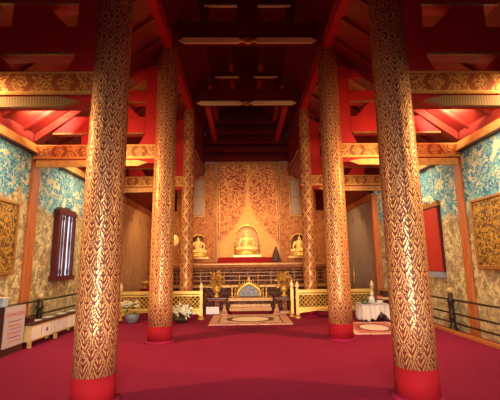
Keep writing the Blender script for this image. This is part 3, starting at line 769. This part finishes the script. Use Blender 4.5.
def vase(x, y, z, label):
    t = thing('flower_vase', label, 'vase', (x, y, z), 'gold vases of gilded flowers')
    obj('bowl', lathe(B(), [(.11, 0), (.12, .03), (.05, .07), (.05, .12), (.11, .18), (.14, .26), (.12, .32), (.15, .35), (.13, .36)], (x, y, z), 20), 'bright_gold', t, smooth=True)
    b = leafblob(B(), (x, y, z+.52), .26, 130, .13, .5)
    for i in range(6):
        a = 2*PI*i/6; tube(b, [(x, y, z+.34), (x+.12*math.cos(a), y+.12*math.sin(a), z+.62), (x+.2*math.cos(a), y+.16*math.sin(a), z+.85)], .012, 5, .006)
    obj('foliage', b, 'gold', t)
    b = B()
    for i in range(16):
        a = random.uniform(0, 2*PI); r = random.uniform(.08, .30); h = random.uniform(.42, .88)
        p = (x + r*math.cos(a), y - abs(r*math.sin(a))*.8, z + h)
        ball(b, p, .04, 1, (1.1, 1.1, .8)); leafblob(b, p, .03, 5, .05)
    obj('blossoms', b, 'bright_gold', t)
pedestal(-1.07, 12.95, 'dark carved stand left of the shrine throne under a flower vase')
pedestal(1.24, 12.95, 'dark carved stand right of the shrine throne under a flower vase')
vase(-1.09, 12.95, .54, 'gold vase with gilded flowers on the left carved stand')
vase(1.24, 12.95, .54, 'gold vase with gilded flowers on the right carved stand')
t = thing('notice_card', 'white notice card propped on the floor before the left flower stand', 'sign', (-1.20, 12.66, 0))
obj('card', box(B(), -1.41, -.98, 12.62, 12.64, .018, .25), 'white_card', t)
obj('easel', prism(B(), [(12.64, .0), (12.64, .22), (12.71, 0)], -1.22, -1.17, 'x'), 'dark_wood', t)
t = thing('offering_slab', 'pale low slab on the floor in front of the right flower stand', 'slab', (1.28, 12.66, 0))
obj('slab', box(B(), 1.05, 1.52, 12.60, 12.72, 0, .09), 'pink_cloth', t, bevel=.012)
obj('slab_edge', box(B(), 1.06, 1.51, 12.595, 12.60, .03, .06), 'old_gold', t)

# ------------------------------------------------------------------ flowers beside the rails
def blossom(bm, p, r):
    for i in range(5):
        a = 2*PI*i/5
        ball(bm, (p[0]+r*.6*math.cos(a), p[1]+r*.6*math.sin(a), p[2]), r*.55, 1, (1, 1, .6))
t = thing('potted_flowers', 'grey blue pot of white flowers on the carpet at the left rail end', 'flowers', (-3.42, 11.15, 0))
obj('pot', lathe(B(), [(.13, 0), (.17, .04), (.20, .14), (.21, .22), (.18, .24)], (-3.42, 11.15, 0), 20), 'blue_pot', t, smooth=True)
obj('leaves', leafblob(B(), (-3.46, 11.12, .38), .17, 40, .12, .4), 'leaf', t)
b = B()
for i in range(40):
    a = random.uniform(0, 2*PI); r = random.uniform(.03, .34)
    blossom(b, (-3.50 + r*math.cos(a)*1.15, 11.06 + r*math.sin(a)*.5, .50 + random.uniform(-.04, .14) - r*.12), .045)
obj('blossoms', b, 'petal_white', t)
t = thing('wrapped_bouquet', 'pink wrapped bouquet standing left of the grey blue flower pot', 'flowers', (-3.80, 10.72, 0))
obj('wrapper', lathe(B(), [(.07, 0), (.09, .05), (.06, .14), (.14, .32), (.12, .33)], (-3.80, 10.72, 0), 14), 'petal_pink', t, smooth=True)
b = B()
for i in range(9): blossom(b, (-3.80 + random.uniform(-.11, .11), 10.72 + random.uniform(-.1, .1), .37 + random.uniform(-.02, .06)), .04)
obj('blossoms', b, 'petal_pink', t)
t = thing('flower_bowl', 'low dark bowl of spreading white lilies at the left rail', 'flowers', (-2.0, 11.05, 0))
obj('bowl', lathe(B(), [(.12, 0), (.16, .03), (.24, .10), (.25, .14), (.2, .15)], (-1.98, 11.05, 0), 20), 'dark_wood', t, smooth=True)
obj('leaves', leafblob(B(), (-1.98, 11.03, .22), .24, 50, .16, .2, .5), 'leaf', t)
b = B()
for i in range(44):
    a = random.uniform(0, 2*PI); r = random.uniform(.05, .42)
    p = Vector((-2.0 + r*math.cos(a), 10.96 + r*math.sin(a)*.45, .40 - r*.36 + random.uniform(-.03, .08)))
    if i < 28: blossom(b, p, .055)
    else: leafblob(b, p, .05, 6, .13, .2)
obj('blossoms', b, 'petal_white', t)

# things behind the left rail
t = thing('offering_table', 'dark red offering table behind the left lattice rail', 'table', (-3.35, 13.3, 0))
obj('top', box(B(), -3.75, -2.95, 13.0, 13.6, .78, .84), 'band_red', t, bevel=.01)
for a in (-3.68, -3.02):
    for b_ in (13.07, 13.53): obj('leg', box(B(), a-.04, a+.04, b_-.04, b_+.04, 0, .78), 'maroon', t)
obj('apron', box(B(), -3.70, -3.0, 13.04, 13.08, .66, .78), 'altar_carving', t)
t = thing('gold_bowl', 'gold footed bowl on the dark red table behind the left rail', 'bowl', (-3.62, 13.3, .84))
obj('foot', lathe(B(), [(.09, 0), (.09, .02), (.035, .05), (.035, .10)], (-3.62, 13.3, .84), 16), 'gold', t, smooth=True)
obj('cup', lathe(B(), [(.04, .10), (.12, .15), (.15, .24), (.13, .25)], (-3.62, 13.3, .84), 16), 'bright_gold', t, smooth=True)
t = thing('red_casket', 'red casket with gold lid on the dark red table behind the left rail', 'box', (-3.15, 13.3, .84))
obj('body', box(B(), -3.32, -2.98, 13.18, 13.42, .84, 1.10), 'band_red', t, bevel=.01)
obj('lid', prism(B(), [(-3.35, 1.10), (-2.95, 1.10), (-3.05, 1.2), (-3.25, 1.2)], 13.16, 13.44), 'gold', t)

# things behind the right rail
t = thing('side_desk', 'low dark desk behind the right lattice rail', 'desk', (3.25, 13.3, 0))
obj('top', box(B(), 2.95, 3.6, 13.05, 13.55, .95, 1.0), 'dark_wood', t)
for a in (3.0, 3.55):
    for b_ in (13.1, 13.5): obj('leg', box(B(), a-.03, a+.03, b_-.03, b_+.03, 0, .95), 'dark_wood', t)
obj('drawer', box(B(), 3.03, 3.52, 13.07, 13.1, .72, .95), 'maroon', t)
t = thing('candle_stand', 'slender gold candle stand behind the right rail', 'candlestick', (3.72, 13.0, 0))
obj('base', lathe(B(), [(.14, 0), (.14, .04), (.05, .10), (.03, .2), (.03, .9), (.06, .95), (.03, 1.0)], (3.72, 13.0, 0), 14), 'old_gold', t, smooth=True)
obj('spire', flame(B(), 3.72, 13.0, 1.0, .05, .55), 'gold', t, smooth=True)

# ------------------------------------------------------------------ clothed table on the right
t = thing('offering_table', 'low table under a white cloth beside the red rug', 'table', (3.56, 10.9, 0))
obj('top', box(B(), 3.24, 3.90, 10.64, 11.2, .44, .475), 'dark_wood', t)
for a in (3.30, 3.84):
    for b_ in (10.70, 11.14): obj('leg', box(B(), a-.025, a+.025, b_-.025, b_+.025, 0, .44), 'dark_wood', t)
bm = B(); N = 96; rows = 7; loops = []
x0, x1, y0, y1 = 3.19, 3.95, 10.60, 11.24
def rim(f):
    per = 2*(x1-x0) + 2*(y1-y0); d = f*per
    if d < x1-x0: return (x0+d, y0, 0, -1)
    d -= x1-x0
    if d < y1-y0: return (x1, y0+d, 1, 0)
    d -= y1-y0
    if d < x1-x0: return (x1-d, y1, 0, 1)
    d -= x1-x0
    return (x0, y1-d, -1, 0)
for r in range(rows+1):
    ring = []
    for i in range(N):
        x, y, nx, ny = rim(i/N); v = r/rows
        hem = .06 + .03*math.sin(i*.9)
        if ny < 0: hem += .22*math.exp(-((x-3.72)/.13)**2)
        z = .482 - (.482-hem)*v
        off = (.012 + .03*math.sin(i*1.31) + .02*math.sin(i*.53))*v + .02*v
        ring.append(bm.verts.new((x+nx*off, y+ny*off, z)))
    loops.append(ring)
for a, b in zip(loops, loops[1:]):
    for i in range(N): bm.faces.new((a[i], a[(i+1) % N], b[(i+1) % N], b[i]))
bm.faces.new(loops[0])
cl = obj('tablecloth', bm, 'white_cloth', loc=(3.56, 10.9, .06), smooth=True); tag(cl, 'white cloth draped over the low table on the right', 'tablecloth')
so = cl.modifiers.new('thick', 'SOLIDIFY'); so.thickness = .006; so.offset = 1
t = thing('spired_urn', 'white spired urn at the middle of the white tablecloth', 'urn', (3.585, 10.95, .49))
obj('body', lathe(B(), [(.07, 0), (.09, .05), (.085, .13), (.045, .18)], (3.585, 10.95, .49), 16), 'white_cloth', t, smooth=True)
obj('spire', flame(B(), 3.60, 10.95, .66, .05, .20), 'white_card', t, smooth=True)
t = thing('offering_bowl', 'white bowl of pink flowers on the right of the white tablecloth', 'bowl', (3.81, 10.92, .49))
obj('dish', lathe(B(), [(.06, 0), (.10, .06), (.09, .07)], (3.81, 10.92, .49), 16), 'white_card', t, smooth=True)
b = B()
for i in range(8): blossom(b, (3.80 + random.uniform(-.06, .06), 10.92 + random.uniform(-.06, .06), .59 + random.uniform(0, .12)), .035)
obj('blossoms', b, 'petal_pink', t)
t = thing('tray', 'dark tray with green leaves on the left of the white tablecloth', 'tray', (3.36, 10.85, .49))
obj('dish', box(B(), 3.25, 3.47, 10.74, 10.96, .49, .505), 'bronze', t)
obj('leaves', leafblob(B(), (3.36, 10.85, .54), .07, 30, .08, .3, .3), 'leaf', t)
t = thing('side_cabinet', 'dark brown cabinet with cream top between white table and post', 'cabinet', (4.22, 11.35, 0))
obj('body', box(B(), 4.02, 4.46, 11.15, 11.55, 0, .56), 'maroon', t)
obj('top', box(B(), 3.98, 4.50, 11.12, 11.58, .56, .62), 'cream_paint', t)
for z in (.12, .34): obj('drawer', box(B(), 4.06, 4.42, 11.135, 11.15, z-.08, z+.1), 'dark_wood', t)
t = thing('dark_chest', 'dark lacquer chest standing on the brown cabinet', 'chest', (4.22, 11.35, .62))
obj('body', box(B(), 4.04, 4.40, 11.2, 11.5, .62, .80), 'dark_wood', t)
obj('lid', box(B(), 4.02, 4.42, 11.18, 11.52, .80, .84), 'old_gold', t)

# ------------------------------------------------------------------ light
def area(name, loc, target, size, sy, power, col, spread=180):
    l = bpy.data.lights.new(name, 'AREA'); l.shape = 'RECTANGLE'; l.size = size; l.size_y = sy; l.energy = power; l.color = col
    l.spread = math.radians(spread)
    o = bpy.data.objects.new(name, l); C.objects.link(o); o.location = loc
    o.rotation_euler = (Vector(target) - Vector(loc)).to_track_quat('-Z', 'Y').to_euler()
def point(name, loc, power, col, r=.12):
    l = bpy.data.lights.new(name, 'POINT'); l.energy = power; l.color = col; l.shadow_soft_size = r
    o = bpy.data.objects.new(name, l); C.objects.link(o); o.location = loc
WARM = (1.0, .60, .26); SOFT = (1.0, .76, .46); DAY = (1.0, .86, .74)
area('doorway_daylight', (0, -2.5, 1.35), (0, 6, .15), 2.7, 2.2, 205, DAY, 62)
for s in (-1, 1):
    area('roof_lamp', (s*4.40, 7.55, 4.93), (s*4.62, 7.75, 5.14), .30, .08, 80, SOFT, 160)
    area('roof_lamp', (s*4.50, 6.6, 4.86), (s*4.72, 6.7, 5.10), .30, .08, 14, SOFT, 150)
    area('truss_lamp', (s*3.2, Y1+1.2, 4.0), (s*3.0, Y2, 4.4), .5, .2, 16, WARM, 80)
    area('truss_lamp', (s*3.2, Y2+1.2, 4.0), (s*2.8, Y3, 4.6), .5, .2, 6, WARM, 90)
    area('aisle_tube', (s*3.3, 6.6, 4.15), (s*5.05, 6.6, 2.0), .1, 2.6, 80, SOFT, 130)
    area('aisle_tube', (s*3.3, 10.2, 4.15), (s*5.05, 10.2, 2.0), .1, 2.6, 58, SOFT, 130)
    area('aisle_tube', (s*4.4, 6.8, 4.0), (s*1.6, 8.2, 1.6), .1, 1.6, 66, WARM, 90)
    area('aisle_tube', (s*4.4, 10.4, 4.0), (s*1.6, 11.9, 2.2), .1, 1.2, 14, WARM, 100)
    area('aisle_tube', (s*4.2, 4.4, 3.8), (s*1.6, 4.9, 1.8), .1, 1.2, 40, WARM, 90)
    area('aisle_tube', (s*3.1, 13.2, 3.7), (s*3.3, 14.6, 2.0), .1, 1.0, 20, WARM, 150)
    area('altar_tube', (s*1.2, 12.3, 4.4), (s*.3, 15.6, 2.9), 1.0, .15, 37, (1, .68, .36), 108)
area('altar_downlight', (0, 12.0, 5.4), (0, 12.9, 0), 2.0, .15, 16, WARM, 90)
point('niche_lamp', (0, 15.40, 3.12), 5, (1, .8, .45), .05)

w = bpy.data.worlds.new('World'); SC.world = w; w.use_nodes = True
w.node_tree.nodes['Background'].inputs[0].default_value = (.75, .85, 1, 1); w.node_tree.nodes['Background'].inputs[1].default_value = .6

# ------------------------------------------------------------------ camera
f, pit, rol, yaw = 365.07, .1735, .0115, .0189
def w_of(v):
    x, y, z = v
    c, s = math.cos(-rol), math.sin(-rol); x, z = c*x - s*z, s*x + c*z
    c, s = math.cos(-pit), math.sin(-pit); y, z = c*y + s*z, -s*y + c*z
    c, s = math.cos(-yaw), math.sin(-yaw); x, y = c*x - s*y, s*x + c*y
    return Vector((x, y, z))
R, F, U = w_of((1, 0, 0)), w_of((0, 1, 0)), w_of((0, 0, 1))
cam = bpy.data.cameras.new('Camera'); co = bpy.data.objects.new('Camera', cam); C.objects.link(co)
cam.sensor_fit = 'HORIZONTAL'; cam.sensor_width = 36; cam.lens = 36*f/500; cam.clip_start = .05
m3 = Matrix((R, U, -F)).transposed().to_4x4(); m3.translation = (-.145, 0, 1.646)
co.matrix_world = m3
SC.camera = co
vs = SC.view_settings; vs.view_transform = 'Standard'; vs.look = 'None'; vs.gamma = 1; vs.use_curve_mapping = False
vs.exposure = 0.0
SC.cycles.use_denoising = True
SC.cycles.max_bounces = 8
